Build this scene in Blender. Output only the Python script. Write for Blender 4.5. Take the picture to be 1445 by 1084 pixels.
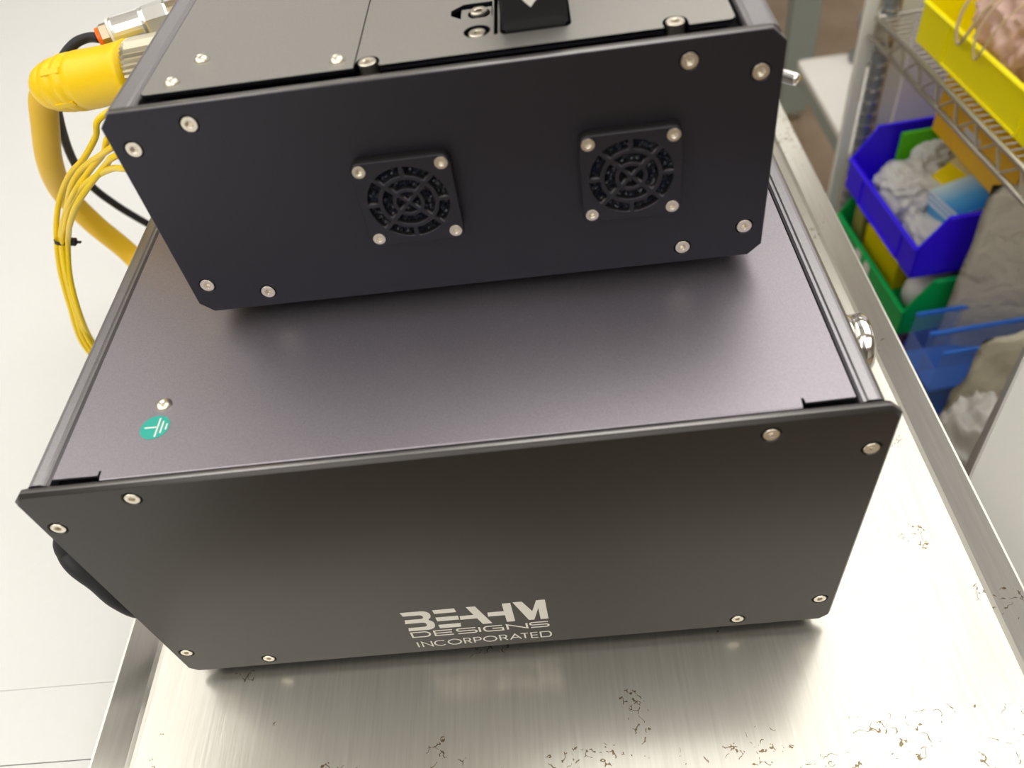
import bpy, bmesh, math, random
from mathutils import Vector, Matrix
from mathutils import noise as mnoise
random.seed(7)
S = bpy.context.scene
COL = S.collection
for o in list(bpy.data.objects): bpy.data.objects.remove(o, do_unlink=True)

# ------------------------------------------------------------ camera
cd = bpy.data.cameras.new('camera'); cam = bpy.data.objects.new('camera', cd); COL.objects.link(cam)
PITCH, ROLL, YAW = 0.8301, -0.1881, 0.1092
fw = Vector((-math.sin(YAW)*math.cos(PITCH), math.cos(YAW)*math.cos(PITCH), -math.sin(PITCH)))
rt = Vector((math.cos(YAW), math.sin(YAW), 0)); up = rt.cross(fw)
r2 = rt*math.cos(ROLL)+up*math.sin(ROLL); u2 = -rt*math.sin(ROLL)+up*math.cos(ROLL)
m = Matrix((r2, u2, -fw)).transposed().to_4x4(); m.translation = (0.2612, -0.2132, 0.4743)
cam.matrix_world = m
cd.sensor_width = 36; cd.lens = 1130.3/1445*36; cd.clip_start = .01; cd.clip_end = 60
cd.dof.use_dof = True; cd.dof.focus_distance = .46; cd.dof.aperture_fstop = 6.6
S.camera = cam
# ------------------------------------------------------------ world, lights, exposure
S.view_settings.view_transform = 'Standard'; S.view_settings.look = 'None'
S.view_settings.gamma = 1; S.view_settings.use_curve_mapping = False
S.view_settings.exposure = -0.62
w = bpy.data.worlds.new('world'); S.world = w; w.use_nodes = True
w.node_tree.nodes['Background'].inputs[0].default_value = (.9, .93, 1, 1)
w.node_tree.nodes['Background'].inputs[1].default_value = .6
CEIL = 1.9
LAMP_STRENGTH = 3.7
LAMPS = [   # x, y, half width, half length, place
    (1.10, .90, 1.0, 1.1, 'large square one over the cart and rack'), (1.30, -1.8, 1.0, 1.1, 'added as fill behind the viewer on the right'),  # panel behind the viewer is added fill, kept out of the tray reflections
    (-1.85, .60, .95, .90, 'over the far left of the white bench'), (-1.5, -1.75, 1.5, 1.3, 'added as fill behind the viewer on the left'),  # unseen panel behind the viewer added to brighten rack, cabinet and bench
    (-1.6, 4.3, .9, .9, 'at the back left of the room'), (1.6, 4.5, .8, .8, 'at the back right of the room'), (4.0, .9, .7, 1.0, 'near the right wall')]

# ------------------------------------------------------------ materials
def mat(name, col, rough=.5, metal=0, spec=.5, alpha=1, trans=0, ior=1.45, emit=None, emit_s=1, coat=0, aniso=0):
    m = bpy.data.materials.new(name); m.use_nodes = True
    b = m.node_tree.nodes['Principled BSDF']
    b.inputs['Base Color'].default_value = (*col, 1); b.inputs['Roughness'].default_value = rough
    b.inputs['Metallic'].default_value = metal; b.inputs['Specular IOR Level'].default_value = spec
    b.inputs['Transmission Weight'].default_value = trans; b.inputs['IOR'].default_value = ior
    b.inputs['Alpha'].default_value = alpha; b.inputs['Coat Weight'].default_value = coat
    if emit: b.inputs['Emission Color'].default_value = (*emit, 1); b.inputs['Emission Strength'].default_value = emit_s
    return m
def nn(m, t, **k):
    n = m.node_tree.nodes.new(t)
    for a, v in k.items(): setattr(n, a, v)
    return n
def lk(m, a, b): m.node_tree.links.new(a, b)
def coords(m, scale=(1, 1, 1), rot=(0, 0, 0)):
    tc = nn(m, 'ShaderNodeTexCoord'); mp = nn(m, 'ShaderNodeMapping')
    mp.inputs['Scale'].default_value = scale; mp.inputs['Rotation'].default_value = rot
    lk(m, tc.outputs['Object'], mp.inputs['Vector']); return mp.outputs['Vector']
def noise(m, vec, scale, detail=3, rough=.6):
    n = nn(m, 'ShaderNodeTexNoise'); n.inputs['Scale'].default_value = scale
    n.inputs['Detail'].default_value = detail; n.inputs['Roughness'].default_value = rough
    lk(m, vec, n.inputs['Vector']); return n.outputs['Fac']
def ramp(m, fac, stops):
    r = nn(m, 'ShaderNodeValToRGB'); e = r.color_ramp.elements
    while len(e) < len(stops): e.new(.5)
    for i, (p, c) in enumerate(stops): e[i].position = p; e[i].color = (*c, 1) if len(c) == 3 else c
    lk(m, fac, r.inputs['Fac']); return r.outputs['Color']
def bump(m, h, strength, dist=.001):
    b = nn(m, 'ShaderNodeBump'); b.inputs['Strength'].default_value = strength; b.inputs['Distance'].default_value = dist
    lk(m, h, b.inputs['Height']); lk(m, b.outputs['Normal'], m.node_tree.nodes['Principled BSDF'].inputs['Normal'])
def P(m, name): return m.node_tree.nodes['Principled BSDF'].inputs[name]

def anodized(name, c, rough, metal=.75, grain=1.0):
    m = mat(name, c, rough, metal)
    v = coords(m); f = noise(m, v, 2600, 2)
    k = tuple(x*.88 for x in c), tuple(min(1, x*1.12) for x in c)
    lk(m, ramp(m, f, [(.35, k[0]), (.65, k[1])]), P(m, 'Base Color'))
    bump(m, f, .05*grain, .0003); return m
M = {}
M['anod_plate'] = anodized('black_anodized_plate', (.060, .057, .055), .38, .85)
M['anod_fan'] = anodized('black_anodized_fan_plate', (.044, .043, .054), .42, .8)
M['anod_top_lit'] = anodized('brushed_anodized_top_lit', (.36, .335, .375), .44, .95)  # same black anodizing as the front, ceiling reflection painted in as lighter colour
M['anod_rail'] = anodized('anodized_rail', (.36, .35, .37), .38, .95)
M['anod_sheet_lit'] = anodized('anodized_cover_sheet_lit', (.42, .41, .39), .52, .95)  # cover of the black box, coloured lighter to carry the ceiling sheen
M['edge'] = anodized('lit_anodized_edge', (.30, .29, .29), .36, .9)  # lighter anodizing for plate edges, ceiling reflection put into the colour
M['black_plastic'] = mat('black_plastic', (.012, .012, .014), .32)
M['dark'] = mat('dark_interior', (.004, .004, .006), .7, spec=.1)
M['rubber'] = mat('black_rubber', (.015, .015, .017), .6)
M['foam'] = mat('black_foam', (.012, .015, .025), .28)
M['steel'] = mat('stainless_screw', (.78, .73, .63), .34, 1)
M['chrome'] = mat('chrome', (.85, .84, .80), .12, 1)
M['zinc'] = mat('zinc_wire', (.62, .59, .52), .33, .85)
M['print'] = mat('pale_print', (.82, .80, .74), .55)
M['teal'] = mat('teal_sticker', (.03, .42, .34), .45)
M['white_print'] = mat('white_print', (.85, .85, .82), .5)
M['yellow_plug'] = mat('yellow_plug', (.93, .62, .0), .38)
M['yellow_cable'] = mat('yellow_cable_jacket', (.78, .48, .015), .5)
M['yellow_wire'] = mat('yellow_wire', (.85, .60, .0), .35)
M['orange'] = mat('orange_ring', (.9, .17, .01), .35)
M['brass'] = mat('nickel_brass', (.66, .55, .40), .28, 1)
M['knurl'] = mat('nickel_collar', (.50, .46, .36), .35, 1)
M['yellow_bin'] = mat('yellow_bin', (.98, .86, .0), .35)
M['shaded_yellow_bin'] = mat('shaded_yellow_bin', (.86, .48, .0), .4)  # yellow bin plastic with the shade under the shelf put into its colour
M['blue_bin'] = mat('blue_bin', (.035, .004, 1.0), .35)
M['green_bin'] = mat('green_bin', (.0, .42, .09), .35)
M['navy_bin'] = mat('navy_bin', (.02, .012, .45), .35)
M['label'] = mat('paper_label', (.7, .69, .66), .6)
M['grey_panel'] = mat('grey_painted_panel', (.50, .495, .465), .5)
M['leg_paint'] = mat('grey_green_paint', (.33, .37, .33), .45)
M['white_top'] = mat('white_laminate', (.82, .80, .75), .4)
M['lavender'] = mat('lavender_white_board', (.86, .84, .92), .6)
M['cream'] = mat('cream_strip', (.86, .85, .78), .5)
M['post_steel'] = mat('grooved_post_steel', (.30, .33, .35), .45, .6)
M['satin'] = mat('satin_silver', (.86, .87, .84), .28, .85)
M['bronze'] = mat('bronze_strip', (.45, .27, .08), .45)
M['card_blue'] = mat('light_blue_card', (.12, .45, .80), .4)
M['card_white'] = mat('white_card', (.75, .82, .88), .4)
M['card_yellow'] = mat('yellow_card', (.88, .68, .0), .45)
M['tape'] = mat('packing_tape', (.75, .62, .32), .35)
M['lime'] = mat('lime_green_card', (.10, .55, .0), .5)
M['kraft'] = mat('grey_kraft_mailer', (.60, .56, .47), .6)
M['beige_bag'] = mat('beige_packing_bag', (.66, .62, .49), .45)
for _k in ('kraft', 'beige_bag'):
    _v = coords(M[_k]); _f = noise(M[_k], _v, 22, 4, .6); bump(M[_k], _f, .8, .012)
M['bag'] = mat('clear_plastic_bag', (.92, .91, .87), .2, alpha=.66)
M['pink_bag'] = mat('pink_plastic_bag', (.80, .55, .50), .25, alpha=.8)
M['dark_bag'] = mat('dark_plastic_part', (.03, .03, .03), .25)
M['clear_blue'] = mat('clear_blue_acrylic', (.25, .40, .85), .1, alpha=.24)
M['blue_edge'] = mat('blue_acrylic_edge', (.06, .24, .92), .2, alpha=.9)
M['tube'] = mat('tan_tube', (.55, .42, .25), .4)
M['red'] = mat('red_knob', (.6, .03, .05), .4)
M['cast'] = mat('grey_casting', (.30, .31, .30), .5, .3)
M['purple'] = mat('mauve_part', (.20, .12, .24), .5)
M['lamp'] = mat('lamp_diffuser', (.9, .9, .9), .5, emit=(1, .975, .925), emit_s=LAMP_STRENGTH)

def white_bench():
    m = mat('white_bench_laminate', (.80, .79, .75), .45, 0, .35)
    v = coords(m); f = noise(m, v, 160, 2, .5)
    lk(m, ramp(m, f, [(0, (.15, .13, .1)), (.17, (.15, .13, .1)), (.19, (.73, .735, .72)), (1, (.75, .755, .74))]), P(m, 'Base Color'))
    return m
M['bench'] = white_bench()
def stainless():
    m = mat('brushed_stainless', (.74, .71, .62), .3, 1)
    nt = m.node_tree; b = nt.nodes['Principled BSDF']
    v = coords(m, (420, 14, 14)); f = noise(m, v, 1, 3, .7)
    v2 = coords(m, (9, 9, 9)); g = noise(m, v2, 1, 4, .6)
    # brown scratch stains, sparse clusters
    v3 = coords(m); sc = nn(m, 'ShaderNodeTexVoronoi', feature='DISTANCE_TO_EDGE'); sc.inputs['Scale'].default_value = 62
    dn = nn(m, 'ShaderNodeTexNoise'); dn.inputs['Scale'].default_value = 70; dn.inputs['Detail'].default_value = 3
    lk(m, v3, dn.inputs['Vector'])
    ad = nn(m, 'ShaderNodeMixRGB', blend_type='ADD'); ad.inputs[0].default_value = .035
    lk(m, v3, ad.inputs[1]); lk(m, dn.outputs['Color'], ad.inputs[2]); lk(m, ad.outputs[0], sc.inputs['Vector'])
    line = nn(m, 'ShaderNodeMath', operation='LESS_THAN'); line.inputs[1].default_value = .022
    lk(m, sc.outputs['Distance'], line.inputs[0])
    cl = noise(m, v3, 17, 3, .6); gate = nn(m, 'ShaderNodeMath', operation='GREATER_THAN'); gate.inputs[1].default_value = .585
    lk(m, cl, gate.inputs[0])
    cl2 = noise(m, v3, 210, 2, .6); gate2 = nn(m, 'ShaderNodeMath', operation='GREATER_THAN'); gate2.inputs[1].default_value = .50
    lk(m, cl2, gate2.inputs[0])
    mu = nn(m, 'ShaderNodeMath', operation='MULTIPLY'); lk(m, line.outputs[0], mu.inputs[0]); lk(m, gate.outputs[0], mu.inputs[1])
    mu2 = nn(m, 'ShaderNodeMath', operation='MULTIPLY'); lk(m, mu.outputs[0], mu2.inputs[0]); lk(m, gate2.outputs[0], mu2.inputs[1])
    base = ramp(m, f, [(.25, (.53, .515, .46)), (.75, (.63, .615, .56))])
    mx = nn(m, 'ShaderNodeMixRGB'); mx.inputs[2].default_value = (.20, .15, .09, 1)
    lk(m, mu2.outputs[0], mx.inputs[0]); lk(m, base, mx.inputs[1]); lk(m, mx.outputs[0], b.inputs['Base Color'])
    rr = nn(m, 'ShaderNodeMapRange'); rr.inputs['To Min'].default_value = .12; rr.inputs['To Max'].default_value = .24
    lk(m, g, rr.inputs['Value']); lk(m, rr.outputs[0], b.inputs['Roughness'])
    bump(m, f, .10, .0004)
    # second, broader lobe: scuffed film over the polished grain
    b2 = nt.nodes.new('ShaderNodeBsdfPrincipled'); b2.inputs['Metallic'].default_value = 1; b2.inputs['Roughness'].default_value = .42
    lk(m, mx.outputs[0], b2.inputs['Base Color'])
    ms = nt.nodes.new('ShaderNodeMixShader'); ms.inputs[0].default_value = .58
    lk(m, b.outputs[0], ms.inputs[1]); lk(m, b2.outputs[0], ms.inputs[2])
    lk(m, ms.outputs[0], nt.nodes['Material Output'].inputs['Surface'])
    return m
M['stainless'] = stainless()
def floor_m():
    m = mat('brown_floor', (.27, .20, .13), .55)
    v = coords(m); f = noise(m, v, 6, 5, .7)
    lk(m, ramp(m, f, [(.3, (.24, .17, .11)), (.7, (.34, .26, .18))]), P(m, 'Base Color')); return m
M['floor'] = floor_m()
M['wall'] = mat('painted_wall', (.72, .70, .65), .7)
M['ceiling'] = mat('ceiling_tile', (.80, .79, .75), .8)

# ------------------------------------------------------------ helpers
def tag(o, label=None, cat=None, group=None, kind=None):
    if label: o['label'] = label
    if cat: o['category'] = cat
    if group: o['group'] = group
    if kind: o['kind'] = kind
    return o
def thing(name, label, cat, loc=(0, 0, 0), rz=0, group=None):
    o = bpy.data.objects.new(name, None); COL.objects.link(o); o.location = loc; o.rotation_euler = (0, 0, rz)
    o.empty_display_size = .02
    return tag(o, label, cat, group)
def link(name, me, m, parent=None, smooth=False):
    o = bpy.data.objects.new(name, me); COL.objects.link(o); o.parent = parent
    if m and not me.materials: me.materials.append(M[m] if isinstance(m, str) else m)
    if smooth: me.shade_smooth()
    return o
def mk(name, bm, m, parent=None, smooth=False):
    me = bpy.data.meshes.new(name); bmesh.ops.recalc_face_normals(bm, faces=bm.faces); bm.to_mesh(me); bm.free()
    return link(name, me, m, parent, smooth)
def box(bm, x0, x1, y0, y1, z0, z1, bev=0, seg=2, mtx=None):
    r = bmesh.ops.create_cube(bm, size=1)
    for v in r['verts']:
        v.co = Vector(((x0+x1)/2+v.co.x*(x1-x0), (y0+y1)/2+v.co.y*(y1-y0), (z0+z1)/2+v.co.z*(z1-z0)))
    vs = r['verts']
    if bev:
        es = list({e for v in vs for e in v.link_edges})
        g = bmesh.ops.bevel(bm, geom=es, offset=bev, segments=seg, affect='EDGES', profile=.5)
        vs = list({v for f in g['faces'] for v in f.verts} | {v for v in vs if v.is_valid})
    if mtx is not None: bmesh.ops.transform(bm, matrix=mtx, verts=vs)
def bx(name, m, parent, x0, x1, y0, y1, z0, z1, bev=0, mtx=None):
    bm = bmesh.new(); box(bm, x0, x1, y0, y1, z0, z1, bev, 2, mtx); return mk(name, bm, m, parent)
def prism(bm, pts, f):          # pts 2D loop, f(u,v,s) -> 3D for s in (0,1)
    a = [bm.verts.new(f(u, v, 0)) for u, v in pts]; b = [bm.verts.new(f(u, v, 1)) for u, v in pts]
    bm.faces.new(a); bm.faces.new(b[::-1]); n = len(pts)
    for i in range(n): bm.faces.new((a[i], a[(i+1) % n], b[(i+1) % n], b[i]))
def lathe(prof, seg=24, axis='Z', mtx=None):
    bm = bmesh.new(); rings = []
    for r, h in prof:
        if r < 1e-7: rings.append([bm.verts.new((0, 0, h))])
        else: rings.append([bm.verts.new((r*math.cos(2*math.pi*i/seg), r*math.sin(2*math.pi*i/seg), h)) for i in range(seg)])
    for a, b in zip(rings, rings[1:]):
        for i in range(seg):
            j = (i+1) % seg
            if len(a) == 1 and len(b) == 1: continue
            if len(a) == 1: bm.faces.new((a[0], b[i], b[j]))
            elif len(b) == 1: bm.faces.new((a[i], a[j], b[0]))
            else: bm.faces.new((a[i], a[j], b[j], b[i]))
    if mtx is not None: bmesh.ops.transform(bm, matrix=mtx, verts=bm.verts)
    return bm
def smooth_path(pts, n=8):
    pts = [Vector(p) for p in pts]; q = [2*pts[0]-pts[1]]+pts+[2*pts[-1]-pts[-2]]; out = []
    for i in range(1, len(q)-2):
        p0, p1, p2, p3 = q[i-1:i+3]
        for k in range(n):
            t = k/n
            out.append(.5*((2*p1)+(-p0+p2)*t+(2*p0-5*p1+4*p2-p3)*t*t+(-p0+3*p1-3*p2+p3)*t**3))
    out.append(q[-2]); return out
def tube(bm, pts, r, seg=10, n=8, raw=False):
    path = [Vector(p) for p in pts] if raw else smooth_path(pts, n)
    t = (path[1]-path[0]).normalized(); ref = Vector((0, 0, 1)) if abs(t.z) < .9 else Vector((1, 0, 0))
    nrm = t.cross(ref).normalized(); rings = []
    for i, p in enumerate(path):
        if 0 < i < len(path)-1: t2 = (path[i+1]-path[i-1]).normalized()
        elif i == 0: t2 = (path[1]-path[0]).normalized()
        else: t2 = (path[-1]-path[-2]).normalized()
        nrm = (nrm-t2*nrm.dot(t2)).normalized(); bi = t2.cross(nrm)
        rr = r(i/(len(path)-1)) if callable(r) else r
        rings.append([bm.verts.new(p+nrm*rr*math.cos(2*math.pi*k/seg)+bi*rr*math.sin(2*math.pi*k/seg)) for k in range(seg)])
    for a, b in zip(rings, rings[1:]):
        for k in range(seg): bm.faces.new((a[k], a[(k+1) % seg], b[(k+1) % seg], b[k]))
    bm.faces.new(rings[0][::-1]); bm.faces.new(rings[-1])
def align(axis_from, to, origin):       # rotate +Z to `to`, move to origin
    q = Vector((0, 0, 1)).rotation_difference(Vector(to).normalized()); mm = q.to_matrix().to_4x4(); mm.translation = origin; return mm
def circle(cx, cy, r, n=24, a0=0): return [(cx+r*math.cos(a0+2*math.pi*i/n), cy+r*math.sin(a0+2*math.pi*i/n)) for i in range(n)]
def rrect(x0, x1, y0, y1, r, n=5):
    out = []
    for cx, cy, a in ((x1-r, y0+r, -90), (x1-r, y1-r, 0), (x0+r, y1-r, 90), (x0+r, y0+r, 180)):
        for i in range(n+1):
            t = math.radians(a+90*i/n); out.append((cx+r*math.cos(t), cy+r*math.sin(t)))
    return out
def plate(name, outline, holes, t, bev=0.0, stand=True, z=0.0, edge=None):
    """flat plate with holes. stand: outline in (x,z), front at y=0, back at y=t; else in (x,y), top at z, bottom z-t"""
    cu = bpy.data.curves.new(name, 'CURVE'); cu.dimensions = '2D'; cu.fill_mode = 'BOTH'
    cu.extrude = t/2-bev; cu.bevel_depth = bev; cu.bevel_resolution = 0; cu.offset = -bev
    for loop in [outline]+holes:
        sp = cu.splines.new('POLY'); sp.points.add(len(loop)-1); sp.use_cyclic_u = True
        for p, q in zip(sp.points, loop): p.co = (q[0], q[1], 0, 1)
    o = bpy.data.objects.new(name, cu); COL.objects.link(o)
    me = bpy.data.meshes.new_from_object(o); me.name = name
    bpy.data.objects.remove(o); bpy.data.curves.remove(cu)
    if stand: mt = Matrix(((1, 0, 0, 0), (0, 0, -1, t/2), (0, 1, 0, 0), (0, 0, 0, 1)))
    else: mt = Matrix.Translation((0, 0, z-t/2))
    me.transform(mt)
    if edge:
        ax = 1 if stand else 2; thr = .9 if edge[1] == 'dark' else .3
        for f in me.polygons:
            if abs(f.normal[ax]) < thr: f.material_index = 1
        me.materials.append(M[edge[0]]); me.materials.append(M[edge[1]])
    return me

def hexr(a, R):                          # hexagon radius at angle a, circumradius R
    a = a % (math.pi/3); return R*math.cos(math.pi/6)/math.cos(a-math.pi/6)
def flat_screw_mesh(r, R, depth=.0016):
    """countersunk head, face in the plane y=-0.00025, hex socket; axis along y"""
    bm = bmesh.new(); n = 36; f = -.00025
    A = [2*math.pi*i/n for i in range(n)]
    def ring(fr, y): return [bm.verts.new((fr(a)*math.cos(a), y, fr(a)*math.sin(a))) for a in A]
    rs = [ring(lambda a: r*.8, .0015), ring(lambda a: r, f+.0003), ring(lambda a: r*.95, f),
          ring(lambda a: R*1.25, f), ring(lambda a: hexr(a, R), f+.0003), ring(lambda a: hexr(a, R*.95), f+depth)]
    for a, b in zip(rs, rs[1:]):
        for i in range(n): bm.faces.new((a[i], a[(i+1) % n], b[(i+1) % n], b[i]))
    bm.faces.new(rs[-1]); me = bpy.data.meshes.new('screw'); bmesh.ops.recalc_face_normals(bm, faces=bm.faces); bm.to_mesh(me); bm.free()
    me.materials.append(M['steel']); return me
def dome_screw_mesh(r, h, R):
    bm = bmesh.new(); n = 36; A = [2*math.pi*i/n for i in range(n)]
    def ring(fr, z): return [bm.verts.new((fr(a)*math.cos(a), fr(a)*math.sin(a), z)) for a in A]
    rs = [ring(lambda a: r, 0), ring(lambda a: r, h*.15), ring(lambda a: r*.88, h*.5), ring(lambda a: r*.66, h*.85), ring(lambda a: R*1.15, h),
          ring(lambda a: hexr(a, R), h), ring(lambda a: hexr(a, R*.9), h-.0012)]
    for a, b in zip(rs, rs[1:]):
        for i in range(n): bm.faces.new((a[i], a[(i+1) % n], b[(i+1) % n], b[i]))
    bm.faces.new(rs[-1]); me = bpy.data.meshes.new('dome_screw'); bmesh.ops.recalc_face_normals(bm, faces=bm.faces); bm.to_mesh(me); bm.free()
    me.materials.append(M['steel']); me.shade_smooth(); return me
def cap_screw_mesh(r, h, R):
    bm = bmesh.new(); n = 36; A = [2*math.pi*i/n for i in range(n)]
    def ring(fr, z): return [bm.verts.new((fr(a)*math.cos(a), fr(a)*math.sin(a), z)) for a in A]
    rs = [ring(lambda a: r, -h), ring(lambda a: r, -.0004), ring(lambda a: r*.9, 0), ring(lambda a: R*1.15, 0),
          ring(lambda a: hexr(a, R), -.0003), ring(lambda a: hexr(a, R*.95), -.002)]
    for a, b in zip(rs, rs[1:]):
        for i in range(n): bm.faces.new((a[i], a[(i+1) % n], b[(i+1) % n], b[i]))
    bm.faces.new(rs[-1]); me = bpy.data.meshes.new('cap_screw'); bmesh.ops.recalc_face_normals(bm, faces=bm.faces); bm.to_mesh(me); bm.free()
    me.materials.append(M['steel']); return me
FLAT = flat_screw_mesh(.0036, .00145); FLAT_FAN = flat_screw_mesh(.0031, .0013)
DOME = dome_screw_mesh(.0036, .0024, .0014); DOME_BIG = dome_screw_mesh(.0042, .0024, .0013); CAP = cap_screw_mesh(.0039, .006, .0018)
def put(name, me, parent, loc, rot=(0, 0, 0)):
    o = bpy.data.objects.new(name, me); COL.objects.link(o); o.parent = parent; o.location = loc; o.rotation_euler = rot; return o

# ------------------------------------------------------------ the setting
def struct(name, m, *b):
    o = bx(name, m, None, *b); tag(o, kind='structure'); return o
tag(struct('floor', 'floor', -4.5, 5.5, -4.5, 6.5, -1.0, -.95), 'brown speckled floor far below the cart, seen at upper right')
struct('ceiling', 'ceiling', -4.5, 5.5, -4.5, 6.5, CEIL, CEIL+.06)
struct('wall_left', 'wall', -4.56, -4.5, -4.5, 6.5, -.95, CEIL)
struct('wall_right', 'wall', 5.5, 5.56, -4.5, 6.5, -.95, CEIL)
struct('wall_back', 'wall', -4.56, 5.56, 6.5, 6.56, -.95, CEIL)
struct('wall_front', 'wall', -4.56, 5.56, -4.56, -4.5, -.95, CEIL)
for lx, ly, hw, hl, where in LAMPS:
    t = thing('ceiling_lamp', 'flat white ceiling light panel, '+where, 'ceiling lamp', (lx, ly, CEIL-.03), 0, 'ceiling light panels')
    bm = bmesh.new()
    for b in ((-hw-.03, -hw, -hl-.03, hl+.03), (hw, hw+.03, -hl-.03, hl+.03), (-hw, hw, -hl-.03, -hl), (-hw, hw, hl, hl+.03)): box(bm, *b, 0, .029)
    mk('lamp_frame', bm, 'white_top', t)
    bx('lamp_diffuser', 'lamp', t, -hw, hw, -hl, hl, .006, .012)

# ------------------------------------------------------------ stainless cart
ZT = -.0080
cart = thing('utility_cart', 'brushed stainless steel cart top with scratches under both black units', 'cart', (0.234, .25, -.95))
def cart_tray():
    bm = bmesh.new()
    # cross section in x : outer skirt, rolled rim, slope, flat
    X = [(-.0495, -.035), (-.0495, .0010), (-.0487, .0022), (-.0472, .0022), (-.0315, ZT+.0012), (-.0287, ZT+.0001), (-.0260, ZT)]
    XR = [(.4955, ZT), (.4982, ZT+.0001), (.501, ZT+.0012), (.5150, .0022), (.5163, .0022), (.5171, .0010), (.5171, -.035)]
    prof = X+XR; ys = [-.0910, -.0900, .585]
    rows = []
    for i, y in enumerate(ys): rows.append([bm.verts.new((x, y, z-(.0012 if i == 0 else 0))) for x, z in prof])
    for a, b in zip(rows, rows[1:]):
        for i in range(len(prof)-1): bm.faces.new((a[i], a[i+1], b[i+1], b[i]))
    # front skirt
    lo = [bm.verts.new((x, -.0910, -.035)) for x, z in prof]
    for i in range(len(prof)-1):
        if abs(rows[0][i].co.z+.035) > 1e-3 or abs(rows[0][i+1].co.z+.035) > 1e-3:
            try: bm.faces.new((rows[0][i], rows[0][i+1], lo[i+1], lo[i]))
            except Exception: pass
    # rear rim
    back = [bm.verts.new((x, .600, max(z, .0022) if -.049 < x < .5165 else z)) for x, z in prof]
    for i in range(len(prof)-1): bm.faces.new((rows[-1][i], rows[-1][i+1], back[i+1], back[i]))
    bmesh.ops.remove_doubles(bm, verts=bm.verts, dist=1e-6)
    bmesh.ops.translate(bm, vec=(-.234, -.25, .95), verts=bm.verts)
    for f in bm.faces: f.smooth = False
    return mk('tray', bm, 'stainless', cart)
cart_tray()
bx('underside', 'stainless', cart, -.275, .275, -.335, .345, .905, .930)
bx('lower_shelf', 'stainless', cart, -.25, .25, -.33, .34, .20, .22, .003)
for sx in (-1, 1):
    for sy in (-1, 1):
        bx('leg', 'stainless', cart, sx*.25-.014, sx*.25+.014, .005+sy*.31-.014, .005+sy*.31+.014, .06, .906, .004)
        c = put('caster', mk('tmp', lathe([(0, -.012), (.026, -.012), (.032, -.008), (.032, .008), (.026, .012), (0, .012)], 20, mtx=Matrix.Rotation(math.pi/2, 4, 'Y')), 'rubber').data, cart, (sx*.25, .005+sy*.31, .032))
        bpy.data.objects.remove(bpy.data.objects['tmp'])

# ------------------------------------------------------------ white bench on the left
wb = thing('white_workbench', 'white laminate bench surface left of the steel cart, behind the yellow cables', 'workbench', (-.80, .5, -.95))
def wbb(name, m, x0, x1, y0, y1, z0, z1, bev=0): return bx(name, m, wb, x0+.8, x1+.8, y0-.5, y1-.5, z0+.95, z1+.95, bev)
BZ = -.030
segs = [(-1.2, -0.0391), (-0.0385, 0.0113), (0.0115, 2.6)]
for a, b in segs: wbb('top_panel', 'bench', -1.9, -.0510, a, b, BZ-.03, BZ, .0004)
for x in (-1.8, -.12):
    for y in (-1.1, 2.5): wbb('leg', 'leg_paint', x-.03, x+.03, y-.03, y+.03, -.95, BZ-.03)

# ------------------------------------------------------------ shared: enclosure builder
def rail_profile(xo, xi, H, z0, s=1):
    """closed outline in (x,z) of one side extrusion; xo outer x, xi inner x of the top land"""
    d = 1 if xi > xo else -1; w_ = abs(xi-xo); P_ = []
    P_ += [(xo, z0), (xo, H-.0060)]
    for i in range(1, 6):
        t = math.pi/2*i/5; P_.append((xo+d*.0045*(1-math.cos(t)), H-.0060+.0055*math.sin(t)))
    P_ += [(xi-d*.0030, H-.0005), (xi-d*.0022, H-.0012), (xi-d*.0010, H-.0014), (xi, H-.0026), (xi, H-.012), (xo+d*.004, H-.016), (xo+d*.004, z0)]
    return P_
def outline_plate(W, H, k): return [(k, 0), (W-k, 0), (W, k), (W, H-k), (W-k, H), (k, H), (0, H-k), (0, k)]

# ------------------------------------------------------------ lower control unit
HL = .1992; WL = .40; DL = .37
lo = thing('control_unit', 'larger black metal control box with white lettering, sitting on the steel cart', 'control box', (0, 0, ZT))
dz = -ZT
def shift(o, v=(0, 0, dz)):
    o.data.transform(Matrix.Translation(v)); return o
SC_LO = [(.0092, HL-.0276), (.0551, HL-.0100), (WL-.0551, HL-.0100), (WL-.0092, HL-.0276), (.0095, .0276), (.0553, .0100), (WL-.0551, .0100), (WL-.0095, .0276)]
me = plate('front_plate', outline_plate(WL, HL, .0056), [circle(x, z, .0031) for x, z in SC_LO], .006, .0018, edge=('anod_plate', 'edge'))
shift(link('front_plate', me, 'anod_plate', lo))
for x, z in SC_LO:
    put('screw', FLAT, lo, (x, 0.0001, z+dz), (0, random.random(), 0))
    shift(bx('screw_well', 'dark', lo, x-.0042, x+.0042, .0030, .0058, z-.0042, z+.0042)) if False else None
for side in (0, 1):
    pr = rail_profile(.0054, .0168, HL, .003) if side == 0 else rail_profile(WL-.0054, WL-.0168, HL, .003)
    bm = bmesh.new(); prism(bm, pr, lambda u, v, s: (u, .0062+s*(DL-.0062), v+dz))
    o = mk('side_rail', bm, 'anod_rail', lo)
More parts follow.
